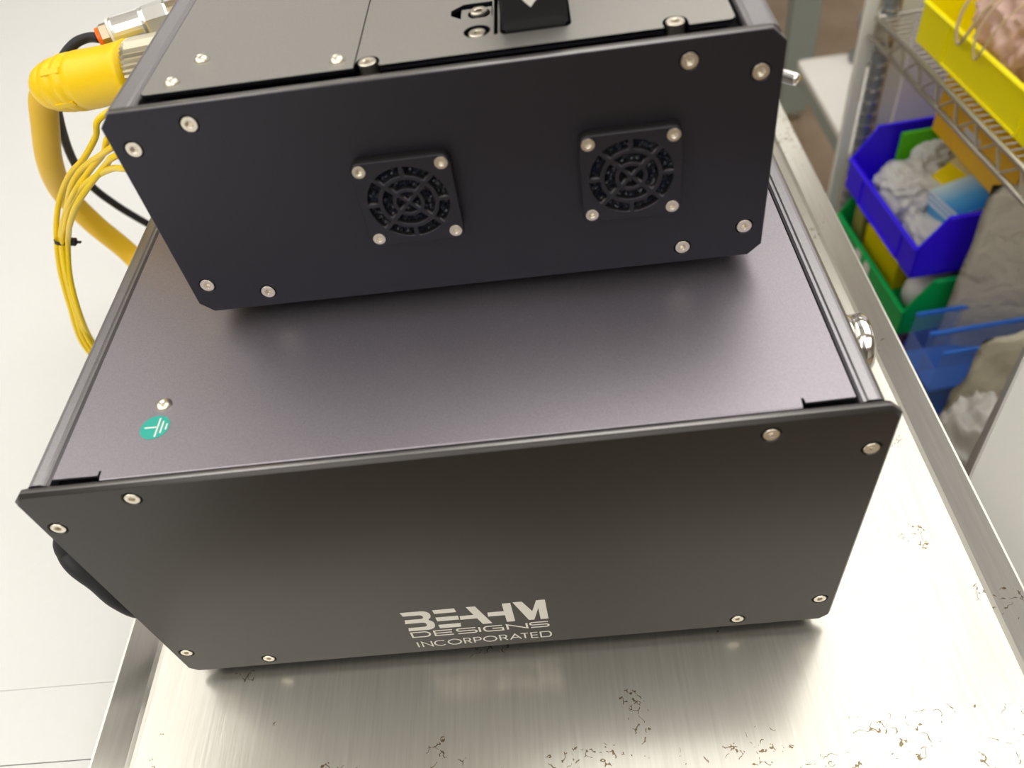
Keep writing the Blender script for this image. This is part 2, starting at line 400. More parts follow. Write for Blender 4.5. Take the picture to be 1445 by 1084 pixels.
# top sheet with front fold and corner notches
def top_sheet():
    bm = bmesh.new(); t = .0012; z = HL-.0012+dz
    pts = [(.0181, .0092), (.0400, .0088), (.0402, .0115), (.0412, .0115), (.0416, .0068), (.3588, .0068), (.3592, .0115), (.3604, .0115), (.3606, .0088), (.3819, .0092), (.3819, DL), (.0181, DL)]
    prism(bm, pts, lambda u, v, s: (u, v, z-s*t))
    o = mk('top_sheet', bm, 'anod_top_lit', lo)
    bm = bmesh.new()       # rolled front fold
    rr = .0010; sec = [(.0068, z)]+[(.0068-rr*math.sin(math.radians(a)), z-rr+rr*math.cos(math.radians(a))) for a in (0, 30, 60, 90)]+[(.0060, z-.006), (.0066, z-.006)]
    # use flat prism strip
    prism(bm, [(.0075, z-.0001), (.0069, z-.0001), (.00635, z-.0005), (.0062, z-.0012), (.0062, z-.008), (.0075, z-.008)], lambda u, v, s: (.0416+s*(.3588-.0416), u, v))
    mk('sheet_fold', bm, 'anod_top_lit', o)
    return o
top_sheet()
bx('inner_chassis', 'dark', lo, .0100, WL-.0100, .0080, DL-.002, .004+dz, HL-.0075+dz)
bx('back_plate', 'anod_plate', lo, .0, WL, DL, DL+.005, .002+dz, HL-.001+dz, .001)
for x in (.050, WL-.050):
    for y in (.030, DL-.035):
        bm = lathe([(0, ZT), (.0085, ZT), (.0095, ZT+.001), (.0105, .003), (0, .003)], 20, mtx=Matrix.Translation((x, y, dz)))
        mk('rubber_foot', bm, 'rubber', lo)
put('ground_screw', DOME_BIG, lo, (.0612, .0487, HL-.0012+dz))
# earth sticker
bm = lathe([(0, .00012), (.0073, .00012), (.0073, 0)], 40, mtx=Matrix.Translation((.0605, .0347, HL-.0012+dz)))
st = tag(mk('earth_sticker', bm, 'teal', lo), 'round teal sticker with white earth symbol')
bm = bmesh.new()
def bar(bm, x0, y0, x1, y1, w_, z0, z1):
    a = Vector((x0, y0)); b = Vector((x1, y1)); d = (b-a).normalized(); n = Vector((-d.y, d.x))*w_/2; a -= d*w_*.2; b += d*w_*.2
    prism(bm, [tuple(a-n), tuple(b-n), tuple(b+n), tuple(a+n)], lambda u, v, s: (u, v, z0+s*(z1-z0)))
zt = HL-.0012+dz
for a in ((55.5, 34.8, 61.7, 34.7), (62.0, 40.1, 61.9, 28.9), (64.1, 38.0, 64.1, 31.0), (66.3, 36.2, 66.3, 32.8)):
    bar(bm, *[q/1000 for q in a], .00078, zt+.0001, zt+.00018)
mk('earth_symbol', bm, 'white_print', st)
# chrome connector on the right wall
bm = lathe([(0, 0), (.0150, 0), (.0150, .0034), (.0140, .0040), (.0140, .0056), (.0148, .0062), (.0148, .0105), (.0135, .0118), (0, .0118)], 40, mtx=align(0, (1, 0, 0), (WL-.0056, .060, .176+dz)))
mk('round_connector', bm, 'chrome', lo, True)
# ---- lettering (flat print on the front face, mm coordinates of the plate)
def poly_print(name, polys, parent, label=None, mtl='print'):
    bm = bmesh.new()
    for p in polys: prism(bm, [(a/1000, b/1000) for a, b in p], lambda u, v, s: (u, -.00010+s*.00008, v+dz))
    return tag(mk(name, bm, mtl, parent), label)
BEAHM = [
 # B, three bars joined by two lobes
 [(149.2, 55.3), (161.5, 55.3), (163.6, 54.7), (165.0, 53.4), (165.9, 51.5), (166.0, 48.9), (165.4, 46.6), (163.9, 44.6), (163.9, 43.4), (165.4, 42.0), (166.2, 39.6), (166.1, 36.2), (165.2, 33.6), (163.5, 31.9), (161.2, 31.3), (149.2, 31.3), (149.9, 35.5), (159.8, 35.5), (161.2, 36.4), (161.6, 38.2), (161.2, 40.1), (159.9, 41.1), (149.2, 41.1), (150.0, 45.8), (159.8, 45.8), (161.0, 46.6), (161.4, 48.2), (161.0, 49.8), (159.8, 50.7), (150.0, 50.7)],
 [(168.1, 55.3), (180.9, 55.3), (181.3, 50.7), (168.5, 50.7)], [(168.2, 46.0), (181.5, 46.0), (181.3, 41.1), (168.4, 41.1)], [(168.1, 36.4), (181.4, 36.4), (180.9, 31.8), (168.3, 31.8)],
 [(187.7, 55.5), (193.0, 55.5), (199.8, 32.7), (194.2, 32.7), (191.9, 40.6), (182.0, 40.6), (182.4, 45.2), (190.6, 45.2)],
 [(208.5, 55.9), (213.4, 55.9), (213.4, 32.9), (208.5, 32.9), (208.5, 41.6), (198.5, 41.6), (198.9, 46.6), (208.5, 46.6)],
 [(214.8, 56.3), (220.0, 56.3), (224.7, 43.5), (228.2, 56.4), (233.2, 56.4), (233.1, 32.6), (228.5, 32.6), (228.5, 47.0), (224.8, 32.8), (221.6, 32.8)]]
poly_print('logo_lettering', BEAHM, lo, 'bold white slanted-cut lettering')
def arc(cx, cz, rx, rz, a0, a1, n=8): return [(cx+rx*math.cos(math.radians(a0+(a1-a0)*i/n)), cz+rz*math.sin(math.radians(a0+(a1-a0)*i/n))) for i in range(n+1)]
def glyph(ch):                            # strokes in a unit box
    R = .16; U = .22
    return {
    'D': [[(0, 0), (0, 1), (.72, 1)]+arc(.72, .5, .28, .5, 90, -90)[1:-1]+[(.72, 0), (0, 0)]],
    'E': [[(1, 1), (0, 1), (0, 0), (1, 0)], [(0, .5), (.95, .5)]],
    'S': [[(1, 1), (.12, 1)]+arc(.12, .75, .12, .25, 90, 270, 6)[1:]+[(.88, .5)]+arc(.88, .25, .12, .25, 90, -90, 6)[1:]+[(0, 0)]],
    'I': [[(.5, 0), (.5, 1)]],
    'G': [[(1, 1), (.2, 1)]+arc(.2, .5, .2, .5, 90, 270, 8)[1:]+[(1, 0), (1, .5), (.45, .5)]],
    'N': [[(0, 0), (0, 1), (1, 0), (1, 1)]],
    'C': [arc(.52, .5, .52, .5, 42, 318, 16)],
    'O': [arc(.5, .5, .5, .5, 0, 360, 22)],
    'R': [[(0, 0), (0, 1), (.62, 1)]+arc(.62, .73, .33, .27, 90, -90, 8)[1:]+[(0, .46)], [(.52, .46), (1, 0)]],
    'P': [[(0, 0), (0, 1), (.66, 1)]+arc(.66, .72, .34, .28, 90, -90, 8)[1:]+[(0, .44)]],
    'A': [[(0, 0), (.5, 1), (1, 0)], [(.2, .36), (.8, .36)]],
    'T': [[(0, 1), (1, 1)], [(.5, 1), (.5, 0)]]}[ch]
def stroke_text(name, spec, z0, z1, wd, label):
    bm = bmesh.new(); k = 0
    for ch, x0, x1 in spec:
        for st_ in glyph(ch):
            pts = [Vector(((x0+u*(x1-x0))/1000, (z0+wd/2+v*(z1-z0-wd))/1000)) for u, v in st_]
            h = wd/2000; closed = (pts[0]-pts[-1]).length < 1e-6; n = len(pts); L, Rr = [], []
            for i, p in enumerate(pts):
                a = pts[i-1] if i else (pts[-2] if closed else None); b = pts[i+1] if i < n-1 else (pts[1] if closed else None)
                d1 = (p-a).normalized() if a is not None else (b-p).normalized(); d2 = (b-p).normalized() if b is not None else d1
                nn_ = Vector((-(d1+d2).y, (d1+d2).x)); nn_ = nn_.normalized() if nn_.length > 1e-6 else Vector((-d1.y, d1.x))
                c = max(.42, nn_.dot(Vector((-d1.y, d1.x)))); L.append(p+nn_*h/c); Rr.append(p-nn_*h/c)
            y = -.00009-.000002*k
            vl = [bm.verts.new((q.x, y, q.y+dz)) for q in L]; vr = [bm.verts.new((q.x, y, q.y+dz)) for q in Rr]
            for i in range(n-1): bm.faces.new((vl[i], vl[i+1], vr[i+1], vr[i]))
            k = (k+1) % 3
    return tag(mk(name, bm, 'print', lo), label)
stroke_text('word_lettering', [('D', 150.0, 160.9), ('E', 163.9, 174.9), ('S', 177.6, 189.0), ('I', 190.4, 191.8), ('G', 193.8, 205.0), ('N', 207.9, 219.5), ('S', 221.6, 232.4)], 22.0, 29.6, 1.25, 'middle row of wide white letters')
def inc(a, b): return 150.2+(a-262)*82.6/1060, 150.2+(b-262)*82.6/1060
stroke_text('small_lettering', [('I', *inc(262, 275)), ('N', *inc(305, 380)), ('C', *inc(402, 490)), ('O', *inc(512, 612)), ('R', *inc(640, 690)), ('P', *inc(718, 772)), ('O', *inc(792, 893)), ('R', *inc(922, 976)), ('A', *inc(1000, 1085)), ('T', *inc(1088, 1146)), ('E', *inc(1168, 1218)), ('D', *inc(1242, 1322))], 8.1, 16.1, .95, 'bottom row of thin white letters')

# ------------------------------------------------------------ upper fan unit
HU = .1143; WU = .2889; DU = .33; F = .008
un_ = thing('fan_unit', 'smaller black metal box with two round fan grilles, stacked on the larger box', 'fan box', (.0725, .104, HL-.0012), -.0164)
F += .0012
def sh(o): o.data.transform(Matrix.Translation((0, 0, F))); return o
SC_UP = [(.0092, HU-.0176), (.0383, HU-.0092), (WU-.0385, HU-.0094), (WU-.0092, HU-.0179), (.0092, .0176), (.0385, .0092), (WU-.0385, .0092), (WU-.0092, .0179)]
FANS = [(.1238, .0572), (.2254, .0572)]
holes = [circle(x, z, .0040) for x, z in SC_UP]+[circle(x, z, .0195, 32) for x, z in FANS]
sh(link('front_plate', plate('front_plate', outline_plate(WU, HU, .0061), holes, .0048, .0004, edge=('anod_fan', 'edge')), 'anod_fan', un_))
for x, z in SC_UP: put('screw', FLAT, un_, (x, .0001, z+F), (0, random.random(), 0))
def seg_hole(cx, cz, r0, r1, a0, a1, gap):
    n = 8; out = []
    d0 = math.degrees(gap/r0) if r0 > 1e-4 else 0; d1 = math.degrees(gap/r1)
    for i in range(n+1):
        a = math.radians(a0+d1+(a1-a0-2*d1)*i/n); out.append((cx+r1*math.cos(a), cz+r1*math.sin(a)))
    if r0 > 1e-4:
        for i in range(n+1):
            a = math.radians(a1-d0-(a1-a0-2*d0)*i/n); out.append((cx+r0*math.cos(a), cz+r0*math.sin(a)))
    else:
        a = math.radians((a0+a1)/2); out.append((cx+gap*1.41*math.cos(a), cz+gap*1.41*math.sin(a)))
    return out
GT = .0058
for gi, (fx, fz) in enumerate(FANS):
    out = rrect(fx-.0226, fx+.0226, fz-.0226, fz+.0226, .0048)
    hs = []
    for k in range(8): hs.append(seg_hole(fx, fz, .0142, .0187, k*45, k*45+45, .0011))
    for k in range(4): hs.append(seg_hole(fx, fz, .0075, .0119, 45+k*90, 135+k*90, .0012))
    for k in range(4): hs.append(seg_hole(fx, fz, 0, .0054, 45+k*90, 135+k*90, .0009))
    hs += [circle(fx+a*.0185, fz+b*.0185, .0032, 20) for a in (-1, 1) for b in (-1, 1)]
    me = plate('fan_grille', out, hs, GT, .0003, edge=('anod_fan', 'anod_plate')); me.transform(Matrix.Translation((0, -GT, F)))  # grille edge faces take the lighter plate colour as a painted highlight
    g = link('fan_grille', me, 'anod_fan', un_)
    for a in (-1, 1):
        for b in (-1, 1): put('grille_screw', FLAT_FAN, g, (fx+a*.0185, -GT+.0001, fz+b*.0185+F), (0, random.random(), 0))
    # crinkled foam filter behind the webs
    bm = bmesh.new(); n = 44; vs = {}
    for i in range(n+1):
        for j in range(n+1):
            vs[i, j] = bm.verts.new((fx-.0195+.039*i/n+random.uniform(-.0003, .0003), -.0028+random.uniform(-.0011, .0011), fz-.0195+.039*j/n+F+random.uniform(-.0003, .0003)))
    for i in range(n):
        for j in range(n):
            bm.faces.new((vs[i, j], vs[i+1, j], vs[i+1, j+1])); bm.faces.new((vs[i, j], vs[i+1, j+1], vs[i, j+1]))
    for f in [f for f in bm.faces if (f.calc_center_median()-Vector((fx, -.0028, fz+F))).length > .0194]: bm.faces.remove(f)
    tag(mk('foam_filter', bm, 'foam', g), kind='stuff')
for side in (0, 1):
    pr = rail_profile(.0012, .0152, HU, .002) if side == 0 else rail_profile(WU-.0012, WU-.0155, HU, .002)
    bm = bmesh.new(); prism(bm, pr, lambda u, v, s: (u, .0048+s*(DU-.0048), v+F)); mk('side_rail', bm, 'anod_rail', un_)
bx('inner_chassis', 'dark', un_, .0056, WU-.0056, .0056, DU-.002, .003+F, HU-.0055+F)
bx('back_plate', 'anod_plate', un_, 0, WU, DU, DU+.005, .001+F, HU-.001+F, .001)
ZS = HU+.0003+F; TS = .0024
o1 = [(.1115, .0118), (.1115, DU-.005), (.0168, DU-.005), (.0168, .0145)]+[(.0168+.0027*(1-math.cos(math.radians(a))), .0145-.0027*math.sin(math.radians(a))) for a in (30, 60, 90)]
link('left_cover_sheet', plate('left_cover_sheet', o1, [], TS, .0002, False, ZS, edge=('anod_sheet_lit', 'dark')), 'anod_sheet_lit', un_)
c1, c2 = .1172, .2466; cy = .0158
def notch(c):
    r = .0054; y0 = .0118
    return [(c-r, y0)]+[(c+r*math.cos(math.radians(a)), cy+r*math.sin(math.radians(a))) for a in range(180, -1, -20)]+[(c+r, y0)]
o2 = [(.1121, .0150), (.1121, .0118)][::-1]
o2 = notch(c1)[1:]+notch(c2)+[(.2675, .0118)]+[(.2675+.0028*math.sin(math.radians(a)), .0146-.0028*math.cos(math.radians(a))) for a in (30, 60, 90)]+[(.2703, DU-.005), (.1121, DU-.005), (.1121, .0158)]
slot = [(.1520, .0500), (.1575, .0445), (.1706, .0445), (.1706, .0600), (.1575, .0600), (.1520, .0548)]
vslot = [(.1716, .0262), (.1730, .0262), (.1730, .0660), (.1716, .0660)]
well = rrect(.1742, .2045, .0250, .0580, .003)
link('right_cover_sheet', plate('right_cover_sheet', o2, [slot, circle(.1640, .0312, .0057), vslot, well], TS, .0002, False, ZS, edge=('anod_sheet_lit', 'dark')), 'anod_sheet_lit', un_)
bx('latch_plate', 'anod_sheet_lit', un_, .1562, .1703, .0450, .0578, ZS-.0040, ZS-.0012, .0003)
put('cap_screw', CAP, un_, (c1, cy-.0002, ZS+.0006)); put('cap_screw', CAP, un_, (c2, cy-.0002, ZS+.0006))
mk('dark_disc', lathe([(0, ZS-.0013), (.0051, ZS-.0013), (.0051, ZS-.0010), (0, ZS-.0010)], 24, mtx=Matrix.Translation((.1645, .0514, 0))), 'dark', un_)  # flat near-black disc around the screw base
put('cap_screw', CAP, un_, (.1645, .0514, ZS+.0006)); put('cap_screw', CAP, un_, (.1640, .0312, ZS-.0003))
for x, y in ((.0296, .0197), (.0382, .0389), (.1036, .0204)): put('dome_screw', DOME, un_, (x, y, ZS))
# black rocker handle on top
bm = bmesh.new(); prism(bm, [(.0262, ZS-.004), (.0262, ZS+.002), (.0278, ZS+.030), (.0305, ZS+.034), (.0540, ZS+.034), (.0570, ZS+.030), (.0570, ZS-.004)], lambda u, v, s: (.1750+s*.0285, u, v))
bmesh.ops.bevel(bm, geom=list(bm.edges), offset=.0022, segments=3, affect='EDGES')
hd = tag(mk('rocker_handle', bm, 'black_plastic', un_), 'black plastic rocker handle with pale arrow mark')
bm = bmesh.new()
prism(bm, [(.1850, ZS+.0125), (.1884, ZS+.0150), (.1914, ZS+.0125), (.1882, ZS+.0092)], lambda u, v, s: (u, .0262+(v-ZS-.002)*.0571-.00025+s*.0002, v))
mk('arrow_mark', bm, 'print', hd)
# feet
for x in (.035, WU-.035):
    for y in (.035, DU-.035):
        bm = lathe([(0, 0), (.0085, 0), (.0095, .001), (.010, F+.003), (0, F+.003)], 20, mtx=Matrix.Translation((x, y, 0))); mk('rubber_foot', bm, 'rubber', un_)
# chrome toggle pin on the right wall
mm = align(0, (.016, -.0165, -.0012), (.2850, .0460, .0950))
bm = lathe([(0, 0), (.0029, 0), (.0029, .0185), (.0024, .0200), (0, .0202)], 20, mtx=align(0, (.70, -.71, .0), (.2875, .0330, .0895)))
mk('toggle_pin', bm, 'chrome', un_, True)

# ------------------------------------------------------------ connectors and cables on the left
def pathobj(name, m, parent, pts, r, seg=14, n=8):
    bm = bmesh.new(); tube(bm, pts, r, seg, n); return mk(name, bm, m, parent, True)
def along(a, b, prof, seg=28):
    a = Vector(a); b = Vector(b); return lathe(prof, seg, mtx=align(0, b-a, a))
yc = thing('power_cable', 'thick yellow power cable with fat yellow plug in the upper box side', 'cable', (-.06, .30, BZ))
off = Vector((.06, -.30, -BZ))
def rel(p): return Vector(p)+off
A0 = Vector((.0705, .2835, .2640)); A1 = Vector((.0075, .2850, .2605)); A2 = Vector((-.0665, .3045, .2485))
d = (A1-A0).length
bm = bmesh.new(); n = 72; prof = [(.0182, 0), (.0190, .002), (.0190, d-.003), (.0180, d)]
mt = align(0, A1-A0, rel(A0)); rings = []
for r, h in prof: rings.append([bm.verts.new(mt @ Vector(((r-(.0013 if i % 2 else 0))*math.cos(2*math.pi*i/n), (r-(.0013 if i % 2 else 0))*math.sin(2*math.pi*i/n), h))) for i in range(n)])
for a, b in zip(rings, rings[1:]):
    for i in range(n): bm.faces.new((a[i], a[(i+1) % n], b[(i+1) % n], b[i]))
bm.faces.new(rings[0]); bm.faces.new(rings[-1])
mk('knurled_collar', bm, 'knurl', yc)
L_ = (A2-A1).length
prof = [(0, -.001), (.0186, -.001), (.0190, .001), (.0184, .006), (.0180, .016), (.0182, .030), (.0186, .040), (.0186, .044), (.0176, .0455), (.0176, .0475), (.0186, .049), (.0184, .054), (.0174, .0552), (.0174, .0572), (.0180, .0585), (.0172, .066), (.0160, .0675), (.0158, .0690), (.0160, .071), (.0140, .077), (.0105, .082), (0, .083)]
mk('plug', along(rel(A1), rel(A2), prof, 32), 'yellow_plug', yc, True)
bm = bmesh.new()
mt = align(0, A2-A1, rel(A1))
for k in range(5):
    a = 2*math.pi*k/5+.3
    box(bm, .0170, .0186, -.0022, .0022, .046, .062, .0005, 1, mt @ Matrix.Rotation(a, 4, 'Z'))
mk('grip_rib', bm, 'yellow_plug', yc)
pts = [(-.058, .3025, .2500), (-.076, .3105, .240), (-.0940, .320, .214), (-.118, .337, .178), (-.143, .366, .135), (-.144, .380, .092), (-.131, .384, .052), (-.104, .362, .0175), (-.092, .40, -.008), (-.098, .50, -.0195), (-.12, .62, -.0205), (-.16, .80, -.0205)]
pathobj('cable_jacket', 'yellow_cable', yc, [rel(p) for p in pts], .0093, 20)
# air hose with push-in fitting
hs = thing('air_hose', 'thin black air hose with metal push-in fitting and orange release ring', 'hose', (-.06, .32, BZ))
offh = Vector((.06, -.32, -BZ))
def relh(p): return Vector(p)+offh
B0 = Vector((.0700, .3560, .2720)); B1 = Vector((-.0260, .3230, .2680)); dd = (B1-B0); Ld = dd.length
def on(t): return B0+dd*t
def fit(name, m, t0, t1, r, seg=28, hexa=False):
    a = on(t0); b = on(t1); L = (b-a).length
    return mk(name, along(relh(a), relh(b), [(0, 0), (r*.92, 0), (r, L*.08), (r, L*.92), (r*.92, L), (0, L)], 6 if hexa else seg), m, hs, not hexa and False)
fit('threaded_nipple', 'brass', 0.0, .56, .0088, 20)
fit('faceted_collar', 'satin', .52, .68, .0108, 8); fit('silver_sleeve', 'satin', .68, .895, .0104); fit('white_gasket', 'white_top', .895, .915, .0098)
fit('hex_nut', 'brass', .915, .972, .0086, hexa=True); fit('release_ring', 'orange', .972, 1.0, .0066)
hp = [on(.99), (-0.0361, 0.3298, 0.267), (-0.0473, 0.3292, 0.2645), (-0.0584, 0.3243, 0.257), (-0.0716, 0.324, 0.24), (-.094, .341, .210), (-.120, .368, .162), (-.134, .392, .122), (-.129, .403, .092), (-.120, .417, .060), (-.108, .43, .03), (-.11, .46, .0), (-.14, .53, -.0245), (-.2, .66, -.0262)]
pathobj('hose_tube', 'rubber', hs, [relh(p) for p in hp], .0033, 12)
# five thin yellow wires tied in a bundle
WIRE3D = [[(0.0745, 0.2455, 0.28), (0.0246, 0.2293, 0.268), (0.0042, 0.2227, 0.262), (-0.0054, 0.2257, 0.25), (-0.0225, 0.2294, 0.235), (-0.0434, 0.2398, 0.22), (-0.0649, 0.2505, 0.2), (-0.0786, 0.2516, 0.182), (-0.0878, 0.2499, 0.165), (-0.0992, 0.2492, 0.14), (-0.1081, 0.2467, 0.11), (-0.1201, 0.2474, 0.07), (-0.1161, 0.2474, 0.035), (-0.1241, 0.2674, 0.0), (-0.1401, 0.2974, -0.027), (-0.1501, 0.4074, -0.0282)], [(0.0745, 0.2118, 0.28), (0.0347, 0.203, 0.268), (0.018, 0.1993, 0.2624), (0.0067, 0.2044, 0.2504), (-0.013, 0.2142, 0.2354), (-0.0321, 0.2194, 0.2204), (-0.0538, 0.2316, 0.2004), (-0.0705, 0.2413, 0.1825), (-0.0839, 0.2486, 0.1655), (-0.0937, 0.2452, 0.1405), (-0.1046, 0.2456, 0.1105), (-0.1165, 0.2463, 0.0706), (-0.1125, 0.2463, 0.035), (-0.1205, 0.2663, 0.0), (-0.1365, 0.2963, -0.027), (-0.1465, 0.4063, -0.0282)], [(0.0745, 0.1791, 0.2785), (0.0438, 0.1859, 0.268), (0.0228, 0.1905, 0.2608), (0.0035, 0.2048, 0.2487), (-0.0207, 0.2208, 0.2337), (-0.039, 0.2281, 0.2187), (-0.0575, 0.2403, 0.1987), (-0.0725, 0.2466, 0.1806), (-0.0837, 0.251, 0.1636), (-0.0952, 0.2479, 0.1385), (-0.104, 0.2438, 0.1084), (-0.1167, 0.2486, 0.0683), (-0.1127, 0.2486, 0.035), (-0.1207, 0.2686, 0.0), (-0.1367, 0.2986, -0.027), (-0.1467, 0.4086, -0.0282)], [(0.0745, 0.1431, 0.2699), (0.0643, 0.1482, 0.268), (0.0407, 0.1601, 0.2637), (0.0192, 0.1834, 0.2517), (-0.0052, 0.2037, 0.2367), (-0.0277, 0.2181, 0.2217), (-0.0505, 0.2298, 0.2018), (-0.0668, 0.2387, 0.1838), (-0.0812, 0.2462, 0.1669), (-0.0909, 0.243, 0.142), (-0.1, 0.2415, 0.1121), (-0.1106, 0.2437, 0.0723), (-0.1066, 0.2437, 0.035), (-0.1146, 0.2637, 0.0), (-0.1306, 0.2937, -0.027), (-0.1406, 0.4037, -0.0282)], [(0.0745, 0.1692, 0.277), (0.0472, 0.1744, 0.268), (0.0265, 0.1783, 0.2612), (0.0112, 0.1935, 0.2491), (-0.0089, 0.1989, 0.2341), (-0.0269, 0.2038, 0.2191), (-0.0466, 0.2159, 0.1991), (-0.0635, 0.2324, 0.1811), (-0.0783, 0.2453, 0.164), (-0.0897, 0.2424, 0.139), (-0.0979, 0.2383, 0.1089), (-0.1112, 0.2471, 0.0689), (-0.1072, 0.2471, 0.035), (-0.1152, 0.2671, 0.0), (-0.1312, 0.2971, -0.027), (-0.1412, 0.4071, -0.0282)]]
lab = ['thin yellow wire on the outer left of the tied bundle', 'thin yellow wire second from left in the tied bundle', 'thin yellow wire running up the middle of the tied bundle',
       'thin yellow wire in front of the bundle, curving right to the upper box', 'thin yellow wire on the inner right of the tied bundle']
for i, pts in enumerate(WIRE3D):
    o = pathobj('yellow_wire', 'yellow_wire', None, pts, .00185, 10, 6)
    tag(o, lab[i], 'wire', 'thin yellow wires tied together')
tie = thing('cable_tie', 'black cable tie around the thin yellow wires', 'cable tie', (-0.0833, 0.2491, 0.165))
bm = bmesh.new(); n = 28
T3 = Matrix.Rotation(math.radians(14), 4, 'Y') @ Matrix.Rotation(math.radians(-12), 4, 'X')
ra = []
for i in range(n):
    a = 2*math.pi*i/n; e = 1
    ra.append([bm.verts.new(T3 @ Vector((rr*.0047*math.cos(a), rr*.0042*math.sin(a), zz))) for rr, zz in ((1, -.0013), (1.12, -.0013), (1.12, .0013), (1, .0013))])
for i in range(n):
    for k in range(4): bm.faces.new((ra[i][k], ra[i][(k+1) % 4], ra[(i+1) % n][(k+1) % 4], ra[(i+1) % n][k]))
mk('strap', bm, 'black_plastic', tie)
bm = bmesh.new(); box(bm, .0047*1.0, .0047*1.0+.0048, -.0026, .0022, -.0023, .0023, .0004, 1, T3); mk('tie_head', bm, 'black_plastic', tie)
bm = bmesh.new(); box(bm, .0047*1.0+.0045, .0047*1.0+.0078, -.0012, .0012, -.0005, .0005, 0, 1, T3); mk('tie_tail', bm, 'black_plastic', tie)
# black cord looping out beside the lower box
pts = [(-.009, .075, .128), (-.018, .055, .126), (-0.0335, 0.036, 0.1116), (-0.0352, 0.031, 0.1031), (-0.0306, 0.025, 0.0974), (-0.0235, 0.021, 0.0859), (-0.0172, 0.017, 0.0706), (-.0105, .020, .050), (-.0115, .05, -.0010), (-.0115, .15, -.0014), (-.0115, .30, -.0016), (-.0115, .45, -.0016)]
tag(pathobj('extension_cable', 'rubber', None, pts, .0062, 14), 'black rubber cord looping out beside the lower box front', 'cord')

# ------------------------------------------------------------ storage rack on the right
RO = (.7442, .8781, -.95); RY = math.radians(4.317)
rack = thing('wire_shelf_rack', 'chrome wire shelving rack holding the coloured bins, right of the cart', 'shelf rack', RO, RY)
G = .95
def rz_(z): return z+G
def wire(bm, a, b, r=.0028, seg=8): tube(bm, [a, b], r, seg, 1, True)
SHL = .635; SD = .42
def shelf(z):
    rails = []
    for x in (0, SD):
        bm = bmesh.new(); wire(bm, (x, .03, rz_(z)), (x, -SHL, rz_(z)), .0033); e = mk('shelf_edge_rail', bm, 'zinc', rack, True); rails.append(e)
        bm = bmesh.new(); wire(bm, (x, .04, rz_(z-.030)), (x, -SHL, rz_(z-.030)), .0033); mk('lower_rail', bm, 'zinc', e, True)
        st = .027; pts = []; y = -.004; i = 0
        while y > -SHL: pts.append((x, y, rz_(z if i % 2 == 0 else z-.030))); y -= (st*.55 if i % 2 == 0 else st*1.3); i += 1
        bm = bmesh.new(); tube(bm, pts, .0022, 6, 1, True); mk('truss_wire', bm, 'zinc', e)
    for y in (.03, -SHL):
        bm = bmesh.new(); wire(bm, (0, y, rz_(z)), (SD, y, rz_(z)), .003); mk('end_rail', bm, 'zinc', rack, True)
    bm = bmesh.new(); y = .018
    while y > -SHL: wire(bm, (0, y, rz_(z-.001)), (SD, y, rz_(z-.001)), .0010, 6); y -= .0125
    tag(mk('deck_wires', bm, 'zinc', rack, True), kind='stuff')
for z in (-.08, -.64): shelf(z)
RING = lathe([(.0100, -.002), (.0124, -.001), (.0124, .001), (.0100, .002)], 20)
_m = bpy.data.meshes.new('groove_ring'); RING.to_mesh(_m); RING.free(); RING = _m; RING.materials.append(M['chrome'])
for x in (.020, SD-.02):
    for y in (.036, -SHL-.004):
        p = []; z = .005
        while z < 1.75: p += [(.0115, z), (.0115, z+.0165), (.0100, z+.017), (.0100, z+.0195)]; z += .020
        prof = [(0, 0)]+p+[(0, z)]
        bm = lathe(prof, 20, mtx=Matrix.Translation((x, y, 0))); po = mk('post', bm, 'post_steel', rack)
        for k in range(85 if x < .1 and y > 0 else 0):
            put('groove_ring', RING, po, (x, y, .0185+k*.020))
        if y > 0 and x < .1:
            bm = bmesh.new(); box(bm, -.009, .012, .0495, .058, .02, 1.72, .003); mk('cream_edge_strip', bm, 'cream', rack)
            bm = bmesh.new(); box(bm, .0365, .0395, .042, .056, .02, 1.72, .001); mk('bronze_strip', bm, 'bronze', rack)
            for zz in (-.08, -.64):
                bm = lathe([(0, -.022), (.0165, -.022), (.0150, .012), (0, .012)], 20, mtx=Matrix.Translation((x, y, rz_(zz-.012)))); mk('shelf_collar', bm, 'zinc', rack)
bx('end_trim', 'cream', rack, .0415, .068, .046, .0515, .03, 1.70, .003)
bx('end_panel', 'lavender', rack, .074, .50, .052, .060, .03, 1.70)

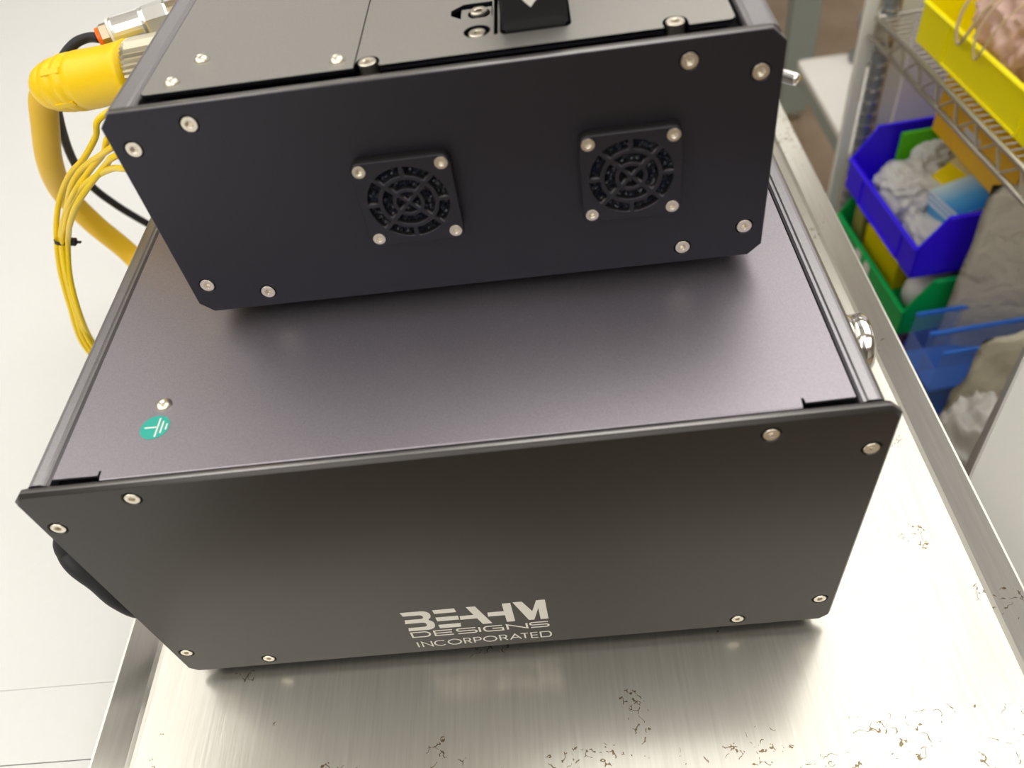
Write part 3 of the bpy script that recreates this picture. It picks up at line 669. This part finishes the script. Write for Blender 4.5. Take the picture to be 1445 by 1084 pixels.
def local(x, y, z): return Matrix.Translation((RO[0], RO[1], 0)) @ Matrix.Rotation(RY, 4, 'Z') @ Vector((x, y, z))
def make_bin(name, label, mtl, lx, y0, y1, z0, z1, lip, depth, setback=.03, wall=.003, group=None, frontslots=0, holder=False):
    """open-front stacking bin: front wall at low x (lip height `lip`), side walls rise to z1; local origin base front far corner"""
    loc = local(lx, y1, z0); t = thing(name, label, 'storage bin', loc, RY, group)
    Wd = y1-y0; H = z1-z0; bm = bmesh.new()
    box(bm, 0, depth, -Wd, 0, 0, wall)
    side = [(0, 0), (0, lip), (setback, H), (depth, H), (depth, 0)]
    for yy in (-Wd, -wall): prism(bm, side, lambda u, v, s: (u, yy+s*wall, v))
    box(bm, depth-wall, depth, -Wd, 0, 0, H)
    bmesh.ops.bevel(bm, geom=[e for e in bm.edges if e.calc_length() > .02], offset=.0006, segments=1, affect='EDGES')
    mk('bin_body', bm, mtl, t)
    bm = bmesh.new(); box(bm, -.001, wall, -Wd, 0, 0, lip, .0008, 1); box(bm, -.004, wall, -Wd, 0, lip-.004, lip+.001, .0012, 1); mk('front_lip', bm, mtl, t)
    bm = bmesh.new()
    for yy in (-Wd-.004, -.003):
        box(bm, setback, depth, yy, yy+.007, H-.004, H+.001, .0012, 1)
    box(bm, depth-.005, depth+.003, -Wd, 0, H-.004, H+.001, .0012, 1); mk('rim', bm, mtl, t)
    if holder:
        bm = bmesh.new()
        for a in (.22, .80): box(bm, -.0032, 0, -Wd*a-.004, -Wd*a, .002, lip-.004, .0005, 1)
        box(bm, -.0032, 0, -Wd*.80, -Wd*.22, .002, .005, .0005, 1); mk('label_holder', bm, mtl, t)
    return t
make_bin('storage_bin', 'bright yellow plastic bin on top of the wire shelf', 'yellow_bin', .016, -.365, -.056, -.077, .045, .054, .26, .035, holder=True)
make_bin('storage_bin', 'blue plastic bin full of bags and cards, above the green bin', 'blue_bin', -.02, -.25, -.02, -.321, -.224, .050, .24, .032, holder=True)
make_bin('storage_bin', 'green plastic bin below the blue bin, white tags on its front', 'green_bin', -.02, -.262, -.018, -.419, -.323, .044, .24, .032)
make_bin('storage_bin', 'dark blue plastic bin, lowest visible under the green one', 'navy_bin', -.02, -.262, -.018, -.517, -.421, .044, .24, .032)
make_bin('storage_bin', 'bottom dark blue bin hidden under the stacked bins', 'navy_bin', -.02, -.262, -.018, -.636, -.519, .06, .24, .032)
am = make_bin('storage_bin', 'yellow plastic bin tinted amber for the shade right under the wire shelf', 'shaded_yellow_bin', .075, -.262, -.055, -.2190, -.118, .085, .22, .008)
bx('bin_label', 'label', am, -.0016, -.001, -.115, -.075, .030, .048)

def lbox(name, label, cat, m, c, s, rz=0, tilt=(0, 0), group=None, bev=.001, extra=None):
    loc = local(*c); o = thing(name, label, cat, loc, RY+rz, group)
    o.rotation_euler = (tilt[0], tilt[1], RY+rz)
    bx('carton', m, o, -s[0]/2, s[0]/2, -s[1]/2, s[1]/2, 0, s[2], bev)
    if extra: extra(o, s)
    return o
def tape(o, s): bx('tape_strip', 'tape', o, -s[0]*.08, s[0]*.08, -s[1]/2-.0004, s[1]/2+.0004, -.0003, s[2]+.0005)
def bag(name, label, m, c, s, seed, rz=0, cat='plastic bag', amp=.35, sub=5, group=None, tag_=True):
    bm = bmesh.new(); bmesh.ops.create_icosphere(bm, subdivisions=sub, radius=1)
    for v in bm.verts:
        u = v.co.normalized(); q = Vector((u.x*1.3+seed*3.1, u.y*1.3, u.z*1.3))
        warp = mnoise.noise_vector(q*1.5)*.5
        r1 = 1-abs(mnoise.noise(q*1.7+warp))*2; r2 = 1-abs(mnoise.noise(q*4.1+warp*2))*2; r3 = 1-abs(mnoise.noise(q*9+warp*3))*2
        k = 1-amp+amp*(.55*r1+.38*r2+.18*r3)
        ex = [math.copysign(abs(a)**.75, a) for a in u]
        v.co = Vector((ex[0]*s[0]*k, ex[1]*s[1]*k, (ex[2]*k+.75)*s[2])); v.co.z = max(v.co.z, 0)
    o = mk(name, bm, m, None, True); o.location = local(*c); o.rotation_euler = (0, 0, RY+rz)
    return tag(o, label, cat, group)
# things in the blue bin (inside floor z=-.318)
lbox('green_card', 'bright green card standing at the back of the blue bin', 'card', 'lime', (.115, -.036, -.316), (.145, .006, .085))
lbox('yellow_carton', 'small yellow carton with tape leaning in the blue bin', 'carton', 'card_yellow', (.108, -.120, -.283), (.075, .060, .040), .35, (.25, -.35), extra=tape)
def cards(o, s):
    for k in range(6): bx('card', 'card_white' if k % 2 else 'card_blue', o, -s[0]/2+random.uniform(-.001, .001), s[0]/2+random.uniform(-.001, .001), -s[1]/2, s[1]/2, s[2]+k*.0045, s[2]+k*.0045+.0038)
    bx('printed_cover', M_cover, o, -s[0]/2, s[0]/2, -s[1]/2, s[1]/2, s[2]+.0272, s[2]+.0276)
M_cover = mat('light_blue_cover', (.3, .6, .9), .35)
_v = coords(M_cover, (1, 1, 1)); _g = nn(M_cover, 'ShaderNodeSeparateXYZ'); lk(M_cover, _v, _g.inputs[0])
_mr = nn(M_cover, 'ShaderNodeMapRange'); _mr.inputs['From Min'].default_value = -.03; _mr.inputs['From Max'].default_value = .03; lk(M_cover, _g.outputs['Y'], _mr.inputs['Value'])
lk(M_cover, ramp(M_cover, _mr.outputs[0], [(0, (.01, .22, .72)), (.45, (.10, .42, .85)), (1, (.62, .80, .90))]), P(M_cover, 'Base Color'))
lbox('card_stack', 'stack of light blue printed cards in the blue bin', 'card stack', 'card_blue', (.078, -.182, -.284), (.070, .066, .012), .15, (.0, -.12), extra=cards)
bag('parts_bag', 'crumpled clear bag of small parts at the front of the blue bin', 'bag', (.045, -.100, -.318), (.055, .060, .038), 3)
bag('parts_bag', 'clear bag lying along the blue bin front, right end', 'bag', (.028, -.190, -.318), (.030, .050, .022), 5)
bag('parts_bag', 'small shiny clear bag against the green card', 'bag', (.085, -.062, -.316), (.038, .024, .045), 8)
# in the green bin
lbox('yellow_carton', 'yellow carton inside the green bin', 'carton', 'card_yellow', (.060, -.120, -.416), (.11, .10, .055), .05, extra=tape)
lbox('olive_carton', 'dull yellow-green carton at the far end of the green bin', 'carton', mat('olive_card', (.35, .33, .08), .6), (.050, -.046, -.416), (.10, .032, .075), 0)
bag('rolled_tube', 'white rounded plastic bottle at the near end of the green bin', 'white_top', (.050, -.212, -.416), (.045, .028, .030), 2, cat='bottle', amp=.04, sub=3)
for k, (yy, zz, label) in enumerate(((-.108, -.396, 'white paper tag on green bin front, the farther one'), (-.140, -.398, 'white paper tag on green bin front, the nearer one'))):
    bm = bmesh.new(); prism(bm, [(-.010, .013), (.006, .016), (.011, -.004), (.004, -.015), (-.008, -.010)], lambda u, v, s: (-.0008*s, u, v))
    o = mk('paper_tag', bm, 'white_print'); o.location = local(-.0212, yy, zz+.002); o.rotation_euler = (0, 0, RY); tag(o, label, 'tag')
# in the dark blue bin
bag('mauve_bag', 'mauve bagged part in the dark blue bin', 'purple', (.040, -.100, -.514), (.045, .050, .036), 12)
bag('mauve_bag', 'dark mauve bagged part at the near end of the dark blue bin', 'purple', (.040, -.195, -.514), (.040, .038, .040), 13)
# pink and clear bags in the yellow bin
bag('pink_bag', 'pinkish clear bag of tubing filling the yellow bin', 'pink_bag', (.100, -.165, -.073), (.070, .070, .062), 21)
bag('pink_bag', 'peach coloured clear bag at the near end of the yellow bin', 'pink_bag', (.100, -.285, -.073), (.070, .065, .058), 22)
for k, (y, rr, l) in enumerate(((-.165, .032, 'tan plastic tube loop hanging over the yellow bin lip, left one'), (-.205, .026, 'thin tan tube loop hanging beside the first at the yellow bin lip'))):
    a = [local(.06, y+rr*.6, .06), local(.018, y+rr*.5, .02), local(.006, y+rr*.35, -.010), local(.006, y, -.030), local(.006, y-rr*.4, -.012), local(.020, y-rr*.5, .02), local(.06, y-rr*.6, .055)]
    tag(pathobj('tube_loop', 'tube', None, a, .0020 if k == 0 else .0014, 10), l, 'tube')
# mailer standing beside the bins
def crumple(name, label, m, lx0, lx1, y, z0, z1, th, seed, cat, amp=.006, lean=0, slant=0, skew=0):
    random.seed(seed); bm = bmesh.new(); nx, nz = 26, 26; F_ = [(random.uniform(10, 60), random.uniform(10, 60), random.uniform(0, 6)) for _ in range(7)]
    g = {}
    for s in (0, 1):
        for i in range(nx+1):
            for j in range(nz+1):
                u = lx0+(lx1-lx0)*i/nx; v = z0+(z1-z0)*j/nz; e = min(i, nx-i, j, nz-j); puff = min(1, e/4)
                h = sum(abs(math.sin(a*u+b*v+c)) for a, b, c in F_)/7*amp
                g[s, i, j] = bm.verts.new((u+slant*(v-z0)*(1-i/nx), y+(1 if s else -1)*(th*puff*.5)-h+lean*(v-z0)+skew*(u-lx0), v+G))
    for s in (0, 1):
        for i in range(nx):
            for j in range(nz): bm.faces.new((g[s, i, j], g[s, i+1, j], g[s, i+1, j+1], g[s, i, j+1]))
    bmesh.ops.remove_doubles(bm, verts=bm.verts, dist=1e-5)
    o = mk(name, bm, m, None, True); o.location = (RO[0], RO[1], RO[2]); o.rotation_euler = (0, 0, RY); return tag(o, label, cat)
crumple('padded_mailer', 'large grey-beige padded mailer standing right of the blue bin', 'kraft', .030, .40, -.274, -.636, -.158, .008, 31, 'mailer', .008, skew=-.31)
crumple('padded_mailer', 'beige padded mailer in front, right of the clear blue organizer', 'beige_bag', -.036, .36, -.392, -.636, -.292, .010, 33, 'mailer', .020, .0, .10)
# clear blue organizer
og = thing('parts_organizer', 'clear blue acrylic parts organizer standing below the blue and green bins', 'organizer', local(-.016, -.285, -.636), RY)
OX, OY0, OY1, OH = .145, -.095, .0, .276
for y in (0, -.040, -.078):
    bx('divider', 'clear_blue', og, 0, OX, y-.0015, y, .002, OH); bx('top_edge', 'blue_edge', og, 0, OX, y-.003, y+.001, OH-.001, OH+.004)
bx('front_wall', 'clear_blue', og, -.0015, 0, -.079, .001, 0, OH-.03); bx('back_wall', 'clear_blue', og, OX, OX+.0015, -.079, .001, 0, OH+.002)
for z in (.0, .07, .14, .20): bx('tray_floor', 'blue_edge', og, 0, OX, -.078, 0, z, z+.0025)
# bagged parts in front, low
bag('clear_bag', 'grey crumpled clear bag at the lower end of the rack by the cart', 'bag', (-.01, -.470, -.636), (.045, .060, .17), 41, amp=.2)
bag('clear_bag', 'pale yellow-grey bag beside the grey cabinet', 'beige_bag', (.11, -.560, -.636), (.075, .045, .17), 43, amp=.2)
bag('black_part', 'black glossy part wrapped in film behind the cart rim', 'dark_bag', (-.055, -.415, -.636), (.032, .03, .11), 45, cat='wrapped part')

# ------------------------------------------------------------ grey cabinet on the right
gc = thing('grey_cabinet', 'light grey cabinet with plain sloping top panel at the far right edge', 'cabinet', (.491, .053, -.95), -.658)
SL = [(0, .03), (0, .847), (.27, 1.0047), (.27, .03)]
bm = bmesh.new(); prism(bm, SL, lambda u, v, s: (s*.60, u, v)); bmesh.ops.bevel(bm, geom=list(bm.edges), offset=.0015, segments=2, affect='EDGES')
mk('cabinet_body', bm, 'grey_panel', gc)
bx('cabinet_plinth', 'dark', gc, .02, .58, .02, .25, 0, .03)

# ------------------------------------------------------------ white low bench with valve, and post behind
lb = thing('low_bench', 'low white-topped bench standing behind the rack post', 'bench', (.90, 1.27, -.95))
H0 = .50
bm = bmesh.new(); box(bm, -.06, .95, -.28, .24, H0-.012, H0, .012, 3); mk('bench_top', bm, 'white_top', lb)
bx('bench_apron', 'leg_paint', lb, -.052, .94, -.272, .23, H0-.060, H0-.012, .003)
for x in (.16, .90):
    for y in (-.10, .19): bx('leg', 'leg_paint', lb, x-.02, x+.02, y-.02, y+.02, 0, H0-.06)
vv = thing('valve_assembly', 'grey cast valve with red knob lying on the low white bench', 'valve', (.975, 1.475, -.95+H0))
mk('valve_body', lathe([(0, 0), (.032, 0), (.034, .012), (.020, .022), (.018, .065), (.027, .075), (.027, .10), (0, .105)], 20), 'cast', vv, True)
mk('side_port', lathe([(0, 0), (.018, 0), (.018, .05), (.024, .052), (.024, .075), (0, .075)], 20, mtx=align(0, (1, .1, .1), (.01, 0, .045))), 'cast', vv, True)
mk('red_knob', lathe([(0, 0), (.026, 0), (.030, .012), (.022, .028), (0, .03)], 20, mtx=align(0, (1, .2, .4), (.065, .02, .065))), 'red', vv, True)
mk('black_stem', lathe([(0, 0), (.007, 0), (.007, .035), (0, .036)], 14, mtx=align(0, (.2, .2, 1), (.080, .025, .085))), 'rubber', vv, True)
mk('yellow_cap', lathe([(0, 0), (.013, 0), (.013, .012), (0, .014)], 16, mtx=Matrix.Translation((.012, -.045, 0))), 'yellow_plug', vv, True)
pg = thing('bench_frame', 'grey-green steel bench upright with levelling foot on the brown floor', 'bench frame', (1.035, 2.09, -.95))
bx('upright', 'leg_paint', pg, -.040, .040, -.03, .03, .030, .80, .004)
mk('levelling_foot', lathe([(0, 0), (.022, 0), (.022, .006), (.008, .010), (.008, .035), (0, .035)], 18), 'steel', pg)
bx('crossbar', 'leg_paint', pg, -.70, -.04, -.02, .02, .55, .61, .003)
bx('frame_top', 'white_top', pg, -.75, .05, -.04, .7, .80, .83, .004)
